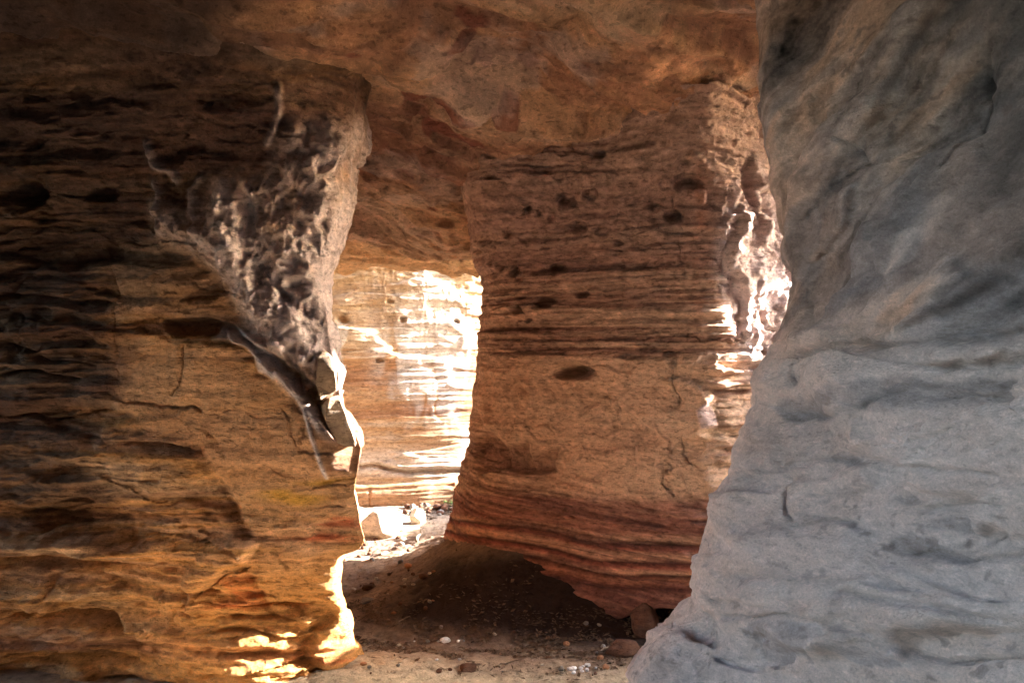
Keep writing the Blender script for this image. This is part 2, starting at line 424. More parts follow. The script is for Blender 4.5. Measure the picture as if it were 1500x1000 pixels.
    d -= 0.10*rec
    rec2 = pmask(wx, wy, [(415, 510), (435, 500), (440, 530), (462, 560), (490, 600), (492, 635), (470, 610), (440, 560)], 4)
    d -= 0.05*rec2
    wedge = pmask(px, py, [(463, 585), (480, 575), (495, 572), (540, 640), (540, 655), (494, 650), (470, 615)], 2.5)
    d += 0.03*wedge
    fb = pmask(px, py, [(480, 530), (520, 540), (520, 580), (476, 575), (484, 550)], 3)
    d += 0.03*fb
    fl1 = [(318, 486), (350, 490), (372, 500), (385, 520), (402, 542), (420, 556), (440, 580), (456, 602), (470, 625), (490, 646)]
    fl2 = [(430, 566), (446, 600), (458, 640), (468, 672), (478, 700)]
    f1 = lmask(px, py, fl1, 8.0)*sstep(660, 600, py); f2 = lmask(px, py, fl2, 3)
    d += 0.05*f1+0.02*f2
    crust = pmask(wx, wy, [(330, 484), (375, 492), (395, 515), (412, 545), (400, 552), (380, 540), (372, 512), (345, 500)], 4)
    d += 0.04*crust*(1+1.3*lump)
    # shelf under the overhang, ledge shade lines
    for pts_, dep, w in [([(165, 590), (215, 585), (262, 598), (290, 600)], 0.03, 4), ([(180, 645), (250, 648), (285, 660)], 0.06, 6),
                         ([(290, 660), (318, 710), (340, 752), (352, 778)], 0.045, 8), ([(272, 505), (268, 545), (250, 580)], 0.03, 2.6),
                         ([(330, 800), (372, 850), (395, 900)], 0.03, 6), ([(365, 825), (310, 860), (270, 885)], 0.03, 3), ([(340, 890), (400, 880), (445, 890)], 0.08, 7),
                         ([(130, 700), (185, 720), (240, 742)], -0.02, 3), ([(150, 800), (215, 790), (300, 800)], 0.03, 4), ([(415, 600), (440, 660), (480, 662)], 0.015, 2),
                         ([(375, 790), (400, 800), (418, 830)], 0.02, 2.2), ([(168, 350), (168, 450), (172, 560)], 0.012, 2), ([(166, 356), (230, 352), (290, 362)], 0.03, 3),
                         ([(0, 545), (60, 540), (120, 552)], 0.08, 8), ([(0, 500), (70, 520), (140, 530)], 0.06, 8), ([(0, 370), (80, 385), (165, 380)], 0.05, 7), ([(0, 430), (160, 440)], 0.07, 14),
                         ([(30, 130), (100, 150), (160, 140)], 0.06, 8), ([(120, 190), (180, 200)], 0.04, 7), ([(0, 610), (90, 612), (150, 600)], 0.05, 8), ([(300, 990), (400, 975), (470, 965), (520, 962)], 0.05, 6),
                         ([(290, 930), (370, 922), (440, 935)], 0.045, 5), ([(285, 955), (360, 950), (450, 958)], 0.035, 4.6), ([(300, 908), (380, 902), (440, 908)], 0.03, 4.6), ([(0, 812), (90, 822), (190, 835)], 0.09, 10), ([(0, 905), (60, 893), (150, 905), (200, 930)], 0.10, 12), ([(0, 752), (120, 748), (250, 758)], 0.05, 7), ([(20, 960), (100, 945), (200, 965)], 0.06, 8), ([(400, 690), (450, 700), (520, 702)], 0.015, 2), ([(430, 712), (480, 708), (520, 712)], 0.02, 2.5)]:
        if w > 4.5 and pts_[0][0] < pts_[-1][0]-60 and abs(pts_[0][1]-pts_[-1][1]) < 50: d -= 0.85*dep*ledge(px+0.6*(wx-px)*2, wy, pts_, w)
        elif w > 4.5: d -= 0.6*dep*lmask(wx, wy, pts_, w)
        else: d += cracks(P, wx, wy, [(pts_, dep, w)], 190)
    fold = pmask(wx, wy, [(270, 850), (300, 815), (340, 790), (370, 795), (360, 815), (300, 860), (280, 900)], 8)
    d += 0.05*fold
    # broken blocks along the lower right corner
    blk = pmask(wx, wy, [(445, 990), (450, 940), (430, 900), (470, 880), (500, 860), (540, 900), (540, 1010), (450, 1010)], 5)
    d += 0.04*blk*(0.5+fbm(P, (7, 7, 7), 2, 14))
    notch = lmask(wx, wy, [(478, 905), (462, 920), (448, 945), (446, 965), (468, 985), (455, 1000)], 11)
    d -= 0.05*notch
    d *= 1-0.35*behind
    # keep the outline near the measured one
    edge = np.exp(-((px-np.interp(py, [p[0] for p in LE], [p[1] for p in LE]))/22)**2)*(1-behind)
    d = d*(1-0.45*edge)-np.clip(d, 0, 1)*0.6*edge
    P2 = P+n*d[..., None]
    # ---- stone colour
    v = fbm(P, (0.5, 0.5, 7), 5, 20, 0.62)+0.5*fbm(P, (1.5, 1.5, 2), 4, 22)
    col = ramp(v, [(-0.5, BROWN), (-0.2, TAN), (0.0, OCHRE), (0.2, (0.5, 0.35, 0.2)), (0.45, CREAM)])
    col = mix(col, (0.52, 0.34, 0.19), panel*0.75*(1-0.6*low))
    orange_glow = sstep(760, 900, py)*sstep(120, 330, px)
    col = mix(col, (0.88, 0.50, 0.19), orange_glow*0.9)  # ochre stone brightened to carry the bounced orange glow
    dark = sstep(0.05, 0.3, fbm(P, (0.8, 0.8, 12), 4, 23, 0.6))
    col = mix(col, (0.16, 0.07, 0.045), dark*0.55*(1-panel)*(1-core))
    vx = px+130*fbm(P, (1.5, 1.5, 6), 4, 35, 0.6); left_shade = np.clip(sstep(480, 330, py)*(1-core), 0, 1)+sstep(215, 80, vx)*sstep(840, 700, py)
    col = mix(col, (0.075, 0.045, 0.038), np.clip(left_shade, 0, 1)*(0.8+0.3*fbm(P, (2, 2, 3), 4, 25)))  # shade at the top and far left, painted into the stone colour
    tongue = pmask(wx, wy, [(168, 352), (240, 350), (330, 400), (390, 480), (300, 470), (170, 470)], 8)
    col = mix(col, (0.40, 0.28, 0.18), tongue*(0.4+0.5*sstep(-0.1, 0.2, st)))
    lilac = np.array((0.68, 0.61, 0.56))
    kc = np.clip(core*(0.6+0.5*sstep(250, 480, py)+0.3*np.clip(rid, -1, 1)), 0, 1)
    col = mix(col, lilac, kc*1.0)
    col = mix(col, (0.22, 0.15, 0.12), core*sstep(0.15, 0.45, -lump)*0.35)
    col = mix(col, lilac*0.9, rb*0.55)
    col = mix(col, WHITE, np.clip(f1*1.1+f2+crust*0.7+fb*0.5, 0, 1))
    col = mix(col, (0.30, 0.20, 0.14), wedge*0.5)
    y1 = blob(wx, wy, 425, 727, 55, 12, 3)+blob(wx, wy, 480, 705, 40, 5)
    col = mix(col, YEL, np.clip(y1, 0, 1)*0.9*sstep(-0.4, 0.2, fbm(P, (5, 5, 20), 3, 28)))
    r1 = blob(wx, wy, 490, 765, 45, 8, 3)+blob(wx, wy, 470, 787, 60, 7, 3)+blob(wx, wy, 330, 892, 30, 5)+blob(wx, wy, 480, 966, 60, 5)
    col = mix(col, (0.26, 0.055, 0.025), np.clip(r1, 0, 1)*0.85*sstep(-0.35, 0.1, fbm(P, (5, 5, 24), 3, 29)))
    col = mix(col, (0.45, 0.12, 0.04), pmask(wx, wy, [(315, 850), (365, 840), (390, 890), (340, 885)], 6)*0.5)
    col = mix(col, (0.62, 0.56, 0.50), sstep(0.3, 0.5, fbm(P, (1.4, 1.4, 1.0), 5, 30))*0.35*sstep(600, 800, py)*sstep(340, 200, px))
    col = col*np.array([1.06, 0.95, 0.98])
    mott = fbm(P, (22, 22, 40), 4, 33, 0.7)
    col = col*((1+0.6*mott+0.2*np.clip(h3, -1, 1)*(1-core))*(1+0.45*panel*(1-0.5*low)+0.4*low*sstep(120, 330, px)))[..., None]
    col = mix(col, col*0.55, np.exp(-(e2/0.05)**2)*0.5*(1-core)*(1-panel)*sstep(-0.1, 0.2, fl))
    bed = (0.25+0.75*stam)*(1-core)
    return P2, col, bed

Pl, Cl, Bl = build_left()
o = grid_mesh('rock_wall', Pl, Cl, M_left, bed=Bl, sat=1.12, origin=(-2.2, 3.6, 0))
tag(o, 'dark banded sandstone wall on the left with a pale lumpy overhanging crust', 'rock wall', kind='thing')
left_wall = o

# ------------------------------------------------------------------ pillar
PL = [(100, 688), (370, 688), (385, 690), (400, 699), (420, 704), (450, 701), (500, 695), (560, 693), (600, 686), (620, 683), (650, 684), (690, 673), (720, 666), (750, 660), (770, 650), (800, 641), (845, 627), (900, 640), (1100, 640)]
BOT = [(600, 842), (630, 846), (660, 851), (700, 840), (745, 842), (800, 856), (850, 876), (880, 898), (900, 908), (930, 900), (960, 893), (1010, 893), (1200, 890)]
def build_pillar():
    nz, nt = 560, 760
    yA = 5.5
    z = np.linspace(-0.2, 2.85, nz)
    pyA = 500-(z-CAMZ)/yA*1167
    xA = x_of(np.interp(pyA, [p[0] for p in PL], [p[1] for p in PL]), yA)
    zero = np.zeros_like(z)
    fla = 0.62*np.exp(-np.maximum(2.5-z, 0)/0.36)
    flR = 0.34*np.exp(-np.maximum(2.85-z, 0)/0.36)
    bulge = 0.16*sstep(1.2, 0.3, z)
    pts = np.array([
        [xA+zero+0.015, yA+zero], [xA+0.22-fla*0.3, 5.06-fla*0.8-bulge], [zero+0.35, 4.80-fla*0.6-bulge], [zero+0.85, 4.48-flR*2-bulge], [zero+1.15, 4.36-flR-bulge*0.5],
        [zero+1.50+0.03*np.sin(z*4), 4.60+zero], [zero+1.72, 4.90+zero], [zero+1.75, 5.6+zero], [zero+1.3, 5.95+zero], [zero+0.5, 6.02+zero], [zero-0.1, 5.95+zero], [xA+0.12, 5.75+zero]])
    pts = pts.transpose(0, 2, 1)
    xy = smooth_poly(pts, nt, closed=True, dens=[2.4, 3.4, 3.8, 3.0, 1.6, 1.2, .5, .4, .3, .3, .4, .9])
    P = np.concatenate([xy, np.broadcast_to(z[None, :, None], (nt, nz, 1))], -1)
    n = normals(P, True)
    cen = np.array([0.6, 5.5]); out = P[..., :2]-cen
    if np.sum(out*n[..., :2]) < 0: n = -n
    px, py = proj(P)
    px = np.where(P[..., 1] > 5.7, -900.0, px)
    wx = px+7*fbm(P, (5, 5, 5), 3, 50); wy = py+7*fbm(P, (5, 5, 5), 3, 51)
    # bedding sags towards the lower right
    sag = sstep(700, 850, py)*0.0
    Zt = P[..., 2]+0.10*np.sin((px-640)/400*1.3)*sstep(640, 760, py)
    Pt = P.copy(); Pt[..., 2] = Zt
    d = 0.05*fbm(P, (1.2, 1.2, 1.3), 4, 51)
    st = fbm(Pt, (0.4, 0.4, 11), 4, 52, 0.6); st2 = fbm(Pt, (0.8, 0.8, 34), 3, 53, 0.65)
    smoothz = pmask(wx, wy, [(700, 540), (800, 528), (1040, 520), (1050, 700), (1060, 740), (900, 735), (780, 700), (700, 650)], 18)
    upper = sstep(420, 300, py)
    cur = pmask(wx, wy, [(1060, 300), (1090, 240), (1110, 190), (1300, 180), (1300, 620), (1130, 600), (1100, 545), (1075, 470), (1050, 400)], 16)
    sa = (1-0.75*smoothz)*(1-0.5*upper)
    d += sa*(0.018*np.tanh(3*st)+0.010*np.tanh(3*st2))*(1-0.8*cur)
    fl = fbm(P, (1.8, 1.8, 3.0), 5, 54, 0.55)
    A = arc(P)+0.10*fbm(P, (5, 5, 7), 4, 57, 0.6); Zw = Zt+0.05*fbm(P, (4, 4, 6), 4, 58, 0.6)
    h1, e1 = plates(A, Zw, 2.2, 3.6, 4, 0.9); h2, e2 = plates(A, Zt+0.01*fbm(P, (4, 4, 9), 3, 59), 2.0, 17, 6); h3, e3 = plates(A, Zt, 5, 44, 8); h4, e4 = plates(A, Zw, 6, 9, 14, 0.9)
    d += 0.04*fl+smoothz*(0.030*h1+0.014*h4)+sa*(0.018*h2+0.008*h3)*(1-0.8*cur)+upper*0.02*h4
    d -= 0.012*np.exp(-(e1/0.03)**2)*sstep(0, 0.2, fl)*smoothz
    d += 0.010*fbm(P, (12, 12, 22), 4, 55, 0.6)
    # upper, rough and pocked
    rough = fbm(P, (5, 5, 5), 4, 56, 0.6)
    d += 0.05*upper*rough
    pits = [(832, 294, 11, 9, .07), (865, 282, 8, 9, .06), (849, 332, 10, 8, .06), (883, 336, 9, 7, .035), (985, 316, 11, 8, .06), (956, 303, 9, 6, .03), (773, 308, 4, 4, .05), (752, 398, 6, 6, .07),
            (731, 390, 4, 5, .06), (742, 343, 5, 4, .05), (814, 394, 7, 6, .06), (699, 367, 4, 4, .05), (879, 226, 7, 6, .05), (795, 442, 12, 7, .09), (847, 430, 8, 6, .07), (755, 450, 6, 6, .06),
            (842, 547, 26, 7, .12), (835, 541, 10, 8, .06), (922, 521, 15, 4, .05), (980, 519, 6, 3, .04), (719, 384, 3, 4, .04), (770, 468, 4, 3, .04), (800, 360, 5, 3, .03), (905, 355, 5, 4, .03), (1002, 271, 9, 14, .03), (700, 420, 3, 3, .04),
            (762, 408, 5, 3, .03), (722, 362, 3, 3, .03), (820, 262, 6, 4, .03), (1020, 268, 8, 5, .05), (790, 312, 3, 3, .03), (808, 318, 4, 3, .03)]
    pc = 0
    for cx, cyy, rx, ry, dp in pits:
        b = blob(px+0.5*(wx-px), py+0.5*(wy-py), cx, cyy, rx*1.1+1, ry*1.1+1, 5); d -= 1.2*dp*b; pc = np.maximum(pc, b)
        d += 0.012*blob(wx, wy, cx, cyy-ry*1.2, rx*1.2, ry*0.7)
    rg = np.sqrt(((wx-976)/11)**2+((wy-273)/10)**2); d += 0.02*np.exp(-((rg-1)/0.3)**2)-0.01*np.exp(-rg**4)
    # concentric oval
    ro = np.sqrt(((px-764)/22)**2+((py-582)/34)**2)
    ov = np.exp(-(ro/1.3)**4)
    d += ov*(0.014*np.cos(ro*9)); d -= 0.03*blob(px, py, 754, 588, 6, 18)
    # arched hollows above the foot
    hol = pmask(wx, wy, [(690, 662), (702, 630), (722, 640), (735, 655), (770, 648), (778, 668), (800, 660), (815, 655), (812, 688), (770, 692), (735, 684), (700, 690)], 5)
    d -= 0.07*hol
    d -= 0.05*pmask(wx, wy, [(692, 600), (704, 606), (712, 640), (694, 660)], 5)
    # cracks
    for pts_, dep, w in [([(990, 520), (988, 560), (992, 590)], .03, 3), ([(905, 595), (908, 625)], .03, 2.2), ([(930, 660), (928, 700)], .025, 2), ([(980, 680), (972, 708), (985, 730)], .03, 2.5),
                         ([(1000, 640), (1004, 668), (1020, 688)], .03, 2.5), ([(860, 640), (880, 700)], .01, 3), ([(700, 560), (712, 510), (738, 470)], .02, 3), ([(760, 690), (768, 640)], 0, 3),
                         ([(860, 590), (905, 578), (912, 600)], .02, 2), ([(730, 690), (740, 650), (752, 620)], .03, 4),
                         ([(690, 530), (800, 510), (1000, 492), (1090, 500)], .03, 3), ([(800, 520), (850, 508), (990, 506)], .03, 3.5), ([(700, 515), (760, 500), (980, 480)], .015, 2.5),
                         ([(980, 280), (996, 330), (1004, 400)], .02, 3), ([(905, 360), (907, 430)], .012, 1.5)]:
        d += cracks(P, wx, wy, [(pts_, dep, w)], 194)
    d += 0.03*pmask(wx, wy, [(1045, 570), (1060, 520), (1120, 500), (1120, 640), (1090, 700), (1062, 660), (1075, 640), (1050, 610)], 6)*np.sign(st)*0.6
    pale_p = pmask(px, py, [(1022, 600), (1036, 588), (1044, 600), (1050, 626), (1030, 626)], 2)
    d += 0.008*pale_p
    # fluted, weathered curtain on the right corner
    Q = P.copy(); Q[..., 0] += 0.05*fbm(P, (5, 5, 3), 3, 60)
    rf = 1-np.abs(fbm(Q, (7, 7, 1.8), 2, 61))*3.0
    lumpr = fbm(Q, (6.5, 6.5, 6), 4, 62, 0.5)
    hc, ec = plates(A+0.03*lumpr, P[..., 2], 9, 2.6, 23, 1.0); hd, ed_ = plates(A, P[..., 2], 16, 10, 24, 1.0)
    d += cur*(0.045*hc+0.016*hd+0.012*np.clip(rf, -1, 1)+0.05*lumpr)
    # undercut foot
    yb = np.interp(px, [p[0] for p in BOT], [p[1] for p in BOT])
    und = sstep(-2, 9, py-yb+4*fbm(P, (6, 6, 2), 2, 63))
    d -= (0.14+0.3*sstep(850, 900, px))*und*sstep(5.75, 5.35, P[..., 1])*sstep(612, 660, px)
    edge = np.exp(-((px-np.interp(py, [p[0] for p in PL], [p[1] for p in PL]))/18)**2)
    d *= 1-0.5*edge
    P2 = P+n*d[..., None]
    # ---- colour
    v = fbm(Pt, (0.35, 0.35, 9), 5, 70, 0.65)+0.35*fbm(P, (1.5, 1.5, 2), 4, 71)
    col = ramp(v, [(-0.45, (0.24, 0.13, 0.08)), (-0.15, (0.36, 0.22, 0.13)), (0.05, (0.45, 0.30, 0.18)), (0.3, (0.52, 0.37, 0.23))])
    col = mix(col, (0.46, 0.32, 0.19), smoothz*0.65)
    # named beds, top to bottom
    pyt = py+10*fbm(P, (0.8, 0.8, 2), 3, 72)-np.interp(px, [640, 760, 880, 1000], [-45, -28, -5, 0])*sstep(690, 790, py)
    beds = ramp(pyt, [(0, (0.3, 0.19, 0.13)), (400, (0.30, 0.19, 0.13)), (470, (0.36, 0.24, 0.15)), (488, (0.15, 0.08, 0.055)), (498, (0.42, 0.29, 0.18)), (504, (0.12, 0.06, 0.045)), (516, (0.42, 0.29, 0.18)),
                      (700, (0.44, 0.30, 0.18)), (728, (0.42, 0.27, 0.16)), (738, (0.26, 0.13, 0.085)), (760, (0.30, 0.15, 0.09)), (782, (0.28, 0.12, 0.07)), (794, (0.45, 0.27, 0.15)), (799, (0.06, 0.02, 0.012)), (806, (0.28, 0.09, 0.05)),
                      (812, (0.50, 0.28, 0.15)), (820, (0.48, 0.26, 0.14)), (824, (0.07, 0.02, 0.012)), (830, (0.30, 0.09, 0.05)), (838, (0.52, 0.30, 0.16)), (842, (0.07, 0.02, 0.012)), (852, (0.42, 0.17, 0.08)), (862, (0.10, 0.03, 0.02)), (872, (0.34, 0.15, 0.09)), (900, (0.22, 0.09, 0.05)), (960, (0.15, 0.07, 0.045))])
    w_b = np.clip(0.55*(1-smoothz)+0.6*sstep(700, 750, py), 0, 0.98)
    col = mix(col, beds, w_b)
    thin = sstep(0.12, 0.3, fbm(Pt, (0.5, 0.5, 30), 3, 73, 0.6))
    col = mix(col, (0.13, 0.05, 0.035), thin*0.6*(1-smoothz)*sstep(330, 450, py))
    grey = sstep(460, 330, py)*sstep(650, 760, px)
    col = mix(col, (0.22, 0.145, 0.115), grey*0.55)
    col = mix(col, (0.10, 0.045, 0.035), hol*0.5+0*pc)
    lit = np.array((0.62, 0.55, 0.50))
    col = mix(col, lit, cur*(0.55+0.4*np.clip(rf, -1, 1)*0.5)*sstep(180, 420, py))  # pale curtain stone, whitened further to paint in the sunlit look
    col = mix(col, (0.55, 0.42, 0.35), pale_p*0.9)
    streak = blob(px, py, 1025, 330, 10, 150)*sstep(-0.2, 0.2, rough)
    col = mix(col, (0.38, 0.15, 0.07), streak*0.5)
    col = mix(col, (0.12, 0.06, 0.04), sstep(0, 14, py-yb)*0.6)  # undercut below the foot darkened, its shade painted in
    col = col*np.array([1.07, 0.95, 1.0])
    mott = fbm(P, (22, 22, 40), 4, 74, 0.7)
    col = col*1.36*(1+0.6*mott+0.15*np.clip(h3, -1, 1)*(1-smoothz)*(1-cur)+0.12*h1*smoothz+0.1*smoothz)[..., None]
    col = mix(col, col*0.5, np.exp(-(e2/0.05)**2)*0.5*(1-cur)*(1-smoothz)*sstep(-0.1, 0.2, fl))
    return P2, col, (1-0.85*smoothz)*(1-0.5*upper)*(1-cur)

Pp, Cp, Bp = build_pillar()
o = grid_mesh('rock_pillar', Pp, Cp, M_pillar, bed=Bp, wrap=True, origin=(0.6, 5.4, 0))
tag(o, 'thick banded sandstone pillar in the middle, dark red at its foot', 'rock pillar', kind='thing')

# ------------------------------------------------------------------ right rock wall
RE = [(-900, 1112), (0, 1115), (120, 1113), (180, 1116), (210, 1121), (240, 1128), (275, 1130), (292, 1138), (330, 1142), (345, 1148), (380, 1150), (395, 1157), (415, 1163), (432, 1162), (450, 1157),
      (490, 1150), (530, 1141), (550, 1124), (575, 1110), (600, 1100), (640, 1084), (680, 1068), (720, 1047), (745, 1041), (790, 1028), (850, 1017), (885, 1010), (898, 1003), (912, 975), (928, 962), (945, 948), (970, 930), (1000, 905), (1100, 830), (1200, 780)]
def build_right():
    nz, nt = 560, 600
    yE = 2.6
    z = np.linspace(-0.05, 3.1, nz)
    pyE = 500-(z-CAMZ)/yE*1167
    xE = x_of(np.interp(pyE, [p[0] for p in RE], [p[1] for p in RE]), yE)
    zero = np.zeros_like(z)
    spread = 0.45*sstep(1.3, 0.2, z)
    pts = np.array([
        [zero+4.2, zero+3.6], [zero+2.4, zero+3.35], [xE*0+1.5, zero+3.1], [xE+0.2, zero+2.92], [xE+0.03, yE+0.12+zero], [xE, yE-0.02+zero], [xE+0.07-spread*0.1, yE-0.15+zero], [xE*0.35+0.80-spread*0.5, yE-0.5+zero], [zero+1.36-spread*0.7, zero+1.5],
        [zero+1.62-spread*0.5, zero+0.6], [zero+2.0-spread*0.3, zero-0.8], [zero+2.3, zero-4.0]])
    pts = pts.transpose(0, 2, 1)
    xy = smooth_poly(pts, nt, dens=[.3, .4, .5, .8, 1.2, 1.3, 3.2, 4.2, 1.2, .5, .3])
    P = np.concatenate([xy, np.broadcast_to(z[None, :, None], (nt, nz, 1))], -1)
    n = normals(P)
    if n[nt//2, nz//2, 0] > 0: n = -n
    px, py = proj(P)
    wx = px+12*fbm(P, (5, 5, 5), 3, 80); wy = py+12*fbm(P, (5, 5, 5), 3, 81)
    lowr = sstep(430, 560, py)
    crk = fbm(P, (14, 14, 14), 3, 180); crk2 = fbm(P, (14, 14, 14), 3, 181); crk3 = fbm(P, (6, 6, 6), 2, 182)
    d = 0.07*fbm(P, (1.5, 1.5, 1.5), 3, 80)
    # slabs dipping down to the left (strata climb to the right)
    c, s = math.cos(0.22), math.sin(0.22)
    along = P[..., 1]*-1; up = P[..., 2]
    Q = np.stack([along*c+up*s, P[..., 0], -along*s+up*c], -1)
    c2, s2 = math.cos(0.75), math.sin(0.75)
    Q2 = np.stack([along*c2+up*s2, P[..., 0], -along*s2+up*c2], -1)
    fl = fbm(Q, (1.6, 1.2, 3.6), 5, 82, 0.55)
    A = arc(P); wa = Q[..., 0]+0.10*fbm(P, (4, 4, 5), 4, 88, 0.6); wb = Q[..., 2]+0.07*fbm(P, (3, 3, 4), 4, 89, 0.6)
    h1, e1 = plates(wa, wb, 1.3, 3.0, 3, 0.9); h2, e2 = plates(wa, wb, 3.4, 9, 7, 0.8); h3, e3 = plates(wa, wb, 8, 24, 2, 0.8)
    d += lowr*(0.05*h1+0.034*h2+0.013*h3+0.03*fl)-lowr*0.008*np.exp(-(e1/0.03)**2)*sstep(0, 0.2, fl)
    wc = Q2[..., 0]+0.10*fbm(P, (4, 4, 5), 4, 98, 0.6); wd = Q2[..., 2]+0.07*fbm(P, (3, 3, 4), 4, 99, 0.6)
    g1, k1 = plates(wc, wd, 1.1, 3.2, 11, 0.9); g2, k2 = plates(wc, wd, 3.0, 10, 13, 0.9)
    d += (1-lowr)*(0.045*g1+0.026*g2)
    d += (1-lowr)*(0.05*fbm(Q2, (1.5, 1.5, 5), 4, 83))
    d += 0.012*fbm(Q, (6, 6, 14), 4, 85, 0.6)+0.006*fbm(P, (24, 24, 30), 3, 86)
    d += 0.03*fbm(Q, (2, 2, 7), 3, 87)*lowr+0.030*lowr*terrace(fbm(np.stack([wa, P[..., 0]*0, wb], -1), (0.5, 1, 5.5), 3, 188), 5, 16)
    for pts_, dep, w in [([(1128, 670), (1148, 700), (1145, 745), (1165, 772), (1200, 768), (1258, 770)], .03, 2.5), ([(1160, 535), (1168, 560)], .03, 4), ([(1380, 542), (1460, 540), (1500, 530)], .05, 4),
                         ([(1150, 610), (1250, 600), (1340, 570), (1500, 575)], .02, 5), ([(1170, 520), (1250, 505), (1330, 500), (1420, 488), (1500, 475)], .035, 5), ([(1180, 430), (1195, 480)], .02, 2.5),
                         ([(1290, 590), (1420, 592)], .02, 3), ([(1245, 770), (1280, 790), (1330, 800)], .015, 3), ([(1380, 240), (1400, 160), (1405, 60)], .03, 7), ([(1020, 900), (1060, 915)], .03, 2),
                         ([(1450, 790), (1490, 780)], .03, 4), ([(1110, 950), (1135, 968)], .02, 2), ([(1235, 850), (1420, 870), (1500, 880)], .03, 6), ([(1260, 940), (1400, 960)], .03, 6), ([(1220, 200), (1260, 240), (1180, 320)], .02, 6)]:
        d += cracks(P, wx, wy, [(pts_, dep, w)], 197, 6, 1.5)
    patches = [[(1350, 775), (1400, 757), (1440, 758), (1455, 785), (1400, 785)], [(1300, 805), (1350, 780), (1430, 820), (1420, 830), (1330, 815)], [(1090, 925), (1130, 910), (1230, 912), (1250, 930), (1200, 965), (1140, 960)],
               [(1230, 940), (1300, 950), (1320, 975), (1250, 970)], [(1190, 670), (1225, 662), (1280, 675), (1240, 682)], [(1120, 590), (1230, 585), (1300, 560), (1500, 560), (1500, 590), (1380, 605), (1240, 600), (1150, 612)],
               [(1280, 858), (1320, 852), (1380, 870), (1330, 872)], [(1310, 730), (1345, 725), (1360, 740), (1320, 742)]]
    pm = 0
    for q in patches:
        m = pmask(px+16*fbm(P, (6, 6, 9), 5, 95, 0.7), py+14*fbm(P, (6, 6, 9), 5, 96, 0.7), q, 4); pm = np.maximum(pm, m)
    d -= 0.012*pm
    for pts_, dep, w in [([(1150, 600), (1240, 602), (1340, 575), (1500, 585)], .05, 12), ([(1165, 522), (1250, 508), (1330, 502), (1500, 478)], .06, 10), ([(1060, 690), (1160, 668), (1230, 672)], .03, 8),
                         ([(1130, 770), (1180, 778), (1260, 768)], .035, 7), ([(1230, 660), (1380, 690), (1500, 700)], .04, 9), ([(1090, 842), (1180, 860), (1250, 850)], .03, 8), ([(1240, 868), (1400, 890), (1500, 905)], .05, 10),
                         ([(1080, 905), (1200, 912), (1330, 945), (1500, 960)], .05, 9), ([(1320, 800), (1420, 812), (1500, 800)], .04, 8), ([(1350, 745), (1450, 740), (1500, 748)], .04, 8)]:
        d -= dep*ledge(px+(wx-px)*1.5, py+(wy-py)*1.5, pts_, w)
    rnd = blob(px, py, 1297, 341, 15, 15, 6); d -= 0.018*rnd; d += 0.01*lmask(px, py, [(1284, 336), (1300, 342), (1312, 340)], 2)
    d -= 0.03*blob(px, py, 1402, 120, 6, 7, 3)
    d += 0.05*blob(wx, wy, 1210, 490, 60, 22, 4)*lowr
    vert = pmask(wx, wy, [(1165, 135), (1185, 140), (1190, 185), (1168, 180)], 3); d -= 0.02*vert
    edge = np.exp(-((px-np.interp(py, [p[0] for p in RE], [p[1] for p in RE]))/20)**2)
    d *= 1-0.6*edge
    P2 = P+n*d[..., None]
    v = fbm(Q2, (1.2, 1.2, 4.5), 5, 90, 0.6)
    up_c = ramp(v, [(-0.2, (0.20, 0.20, 0.21)), (-0.05, (0.34, 0.32, 0.31)), (0.06, (0.46, 0.40, 0.35)), (0.2, (0.52, 0.38, 0.28))])
    v2 = fbm(Q, (1.2, 1.2, 4), 5, 91, 0.6)
    lo_c = ramp(v2, [(-0.22, (0.46, 0.43, 0.41)), (-0.08, (0.58, 0.53, 0.50)), (0.1, (0.62, 0.57, 0.53)), (0.22, (0.66, 0.58, 0.52))])
    col = mix(up_c, lo_c, lowr)
    pinkish = sstep(0.0, 0.35, fbm(P, (3, 3, 3), 4, 92))
    near_edge = np.exp(-((px-np.interp(py, [p[0] for p in RE], [p[1] for p in RE]))/90)**2)
    col = mix(col, (0.52, 0.38, 0.29), np.clip(near_edge*0.55*(1-0.5*lowr)+0.25*pinkish, 0, 0.8))
    col = mix(col, (0.27, 0.255, 0.25), pm*0.85)
    bl = sstep(0.12, 0.3, fbm(Q2, (1.6, 1.6, 5), 4, 94, 0.6))*(1-lowr)
    col = mix(col, (0.17, 0.18, 0.20), bl*0.55)
    sp = sstep(0.30, 0.42, fbm(P, (34, 34, 48), 3, 93))*sstep(0, 0.2, fbm(P, (2, 2, 2), 2, 193))
    col = mix(col, (0.20, 0.17, 0.16), sp*0.6)
    flow = fbm(np.stack([Q2[..., 0]+0.2*v2, Q2[..., 1], Q2[..., 2]+0.15*v2], -1), (3, 3, 16), 5, 199, 0.65)
    col = col*(1+1.0*flow*(1-0.75*lowr)+0.4*fbm(P, (20, 20, 28), 4, 200, 0.7)+(0.10*h1+0.13*h2+0.05*h3)*lowr+(1-lowr)*(0.12*g1+0.14*g2))[..., None]*(1.1+0.3*lowr)[..., None]
    corner_shade = sstep(1280, 1480, px+150*fbm(P, (2, 2, 3), 4, 201))*sstep(420, 150, py+120*fbm(P, (2, 2, 3), 4, 202))
    col = mix(col, (0.11, 0.12, 0.13), corner_shade*0.75)  # shade of the upper right corner painted in, broken up by noise
    col = col*np.array([1.12, 0.97, 0.95])
    return P2, col

Pr, Cr = build_right()
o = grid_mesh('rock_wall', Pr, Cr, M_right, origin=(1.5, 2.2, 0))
tag(o, 'pale grey sandstone wall close by on the right, its edge sloping down to the floor', 'rock wall', kind='thing')

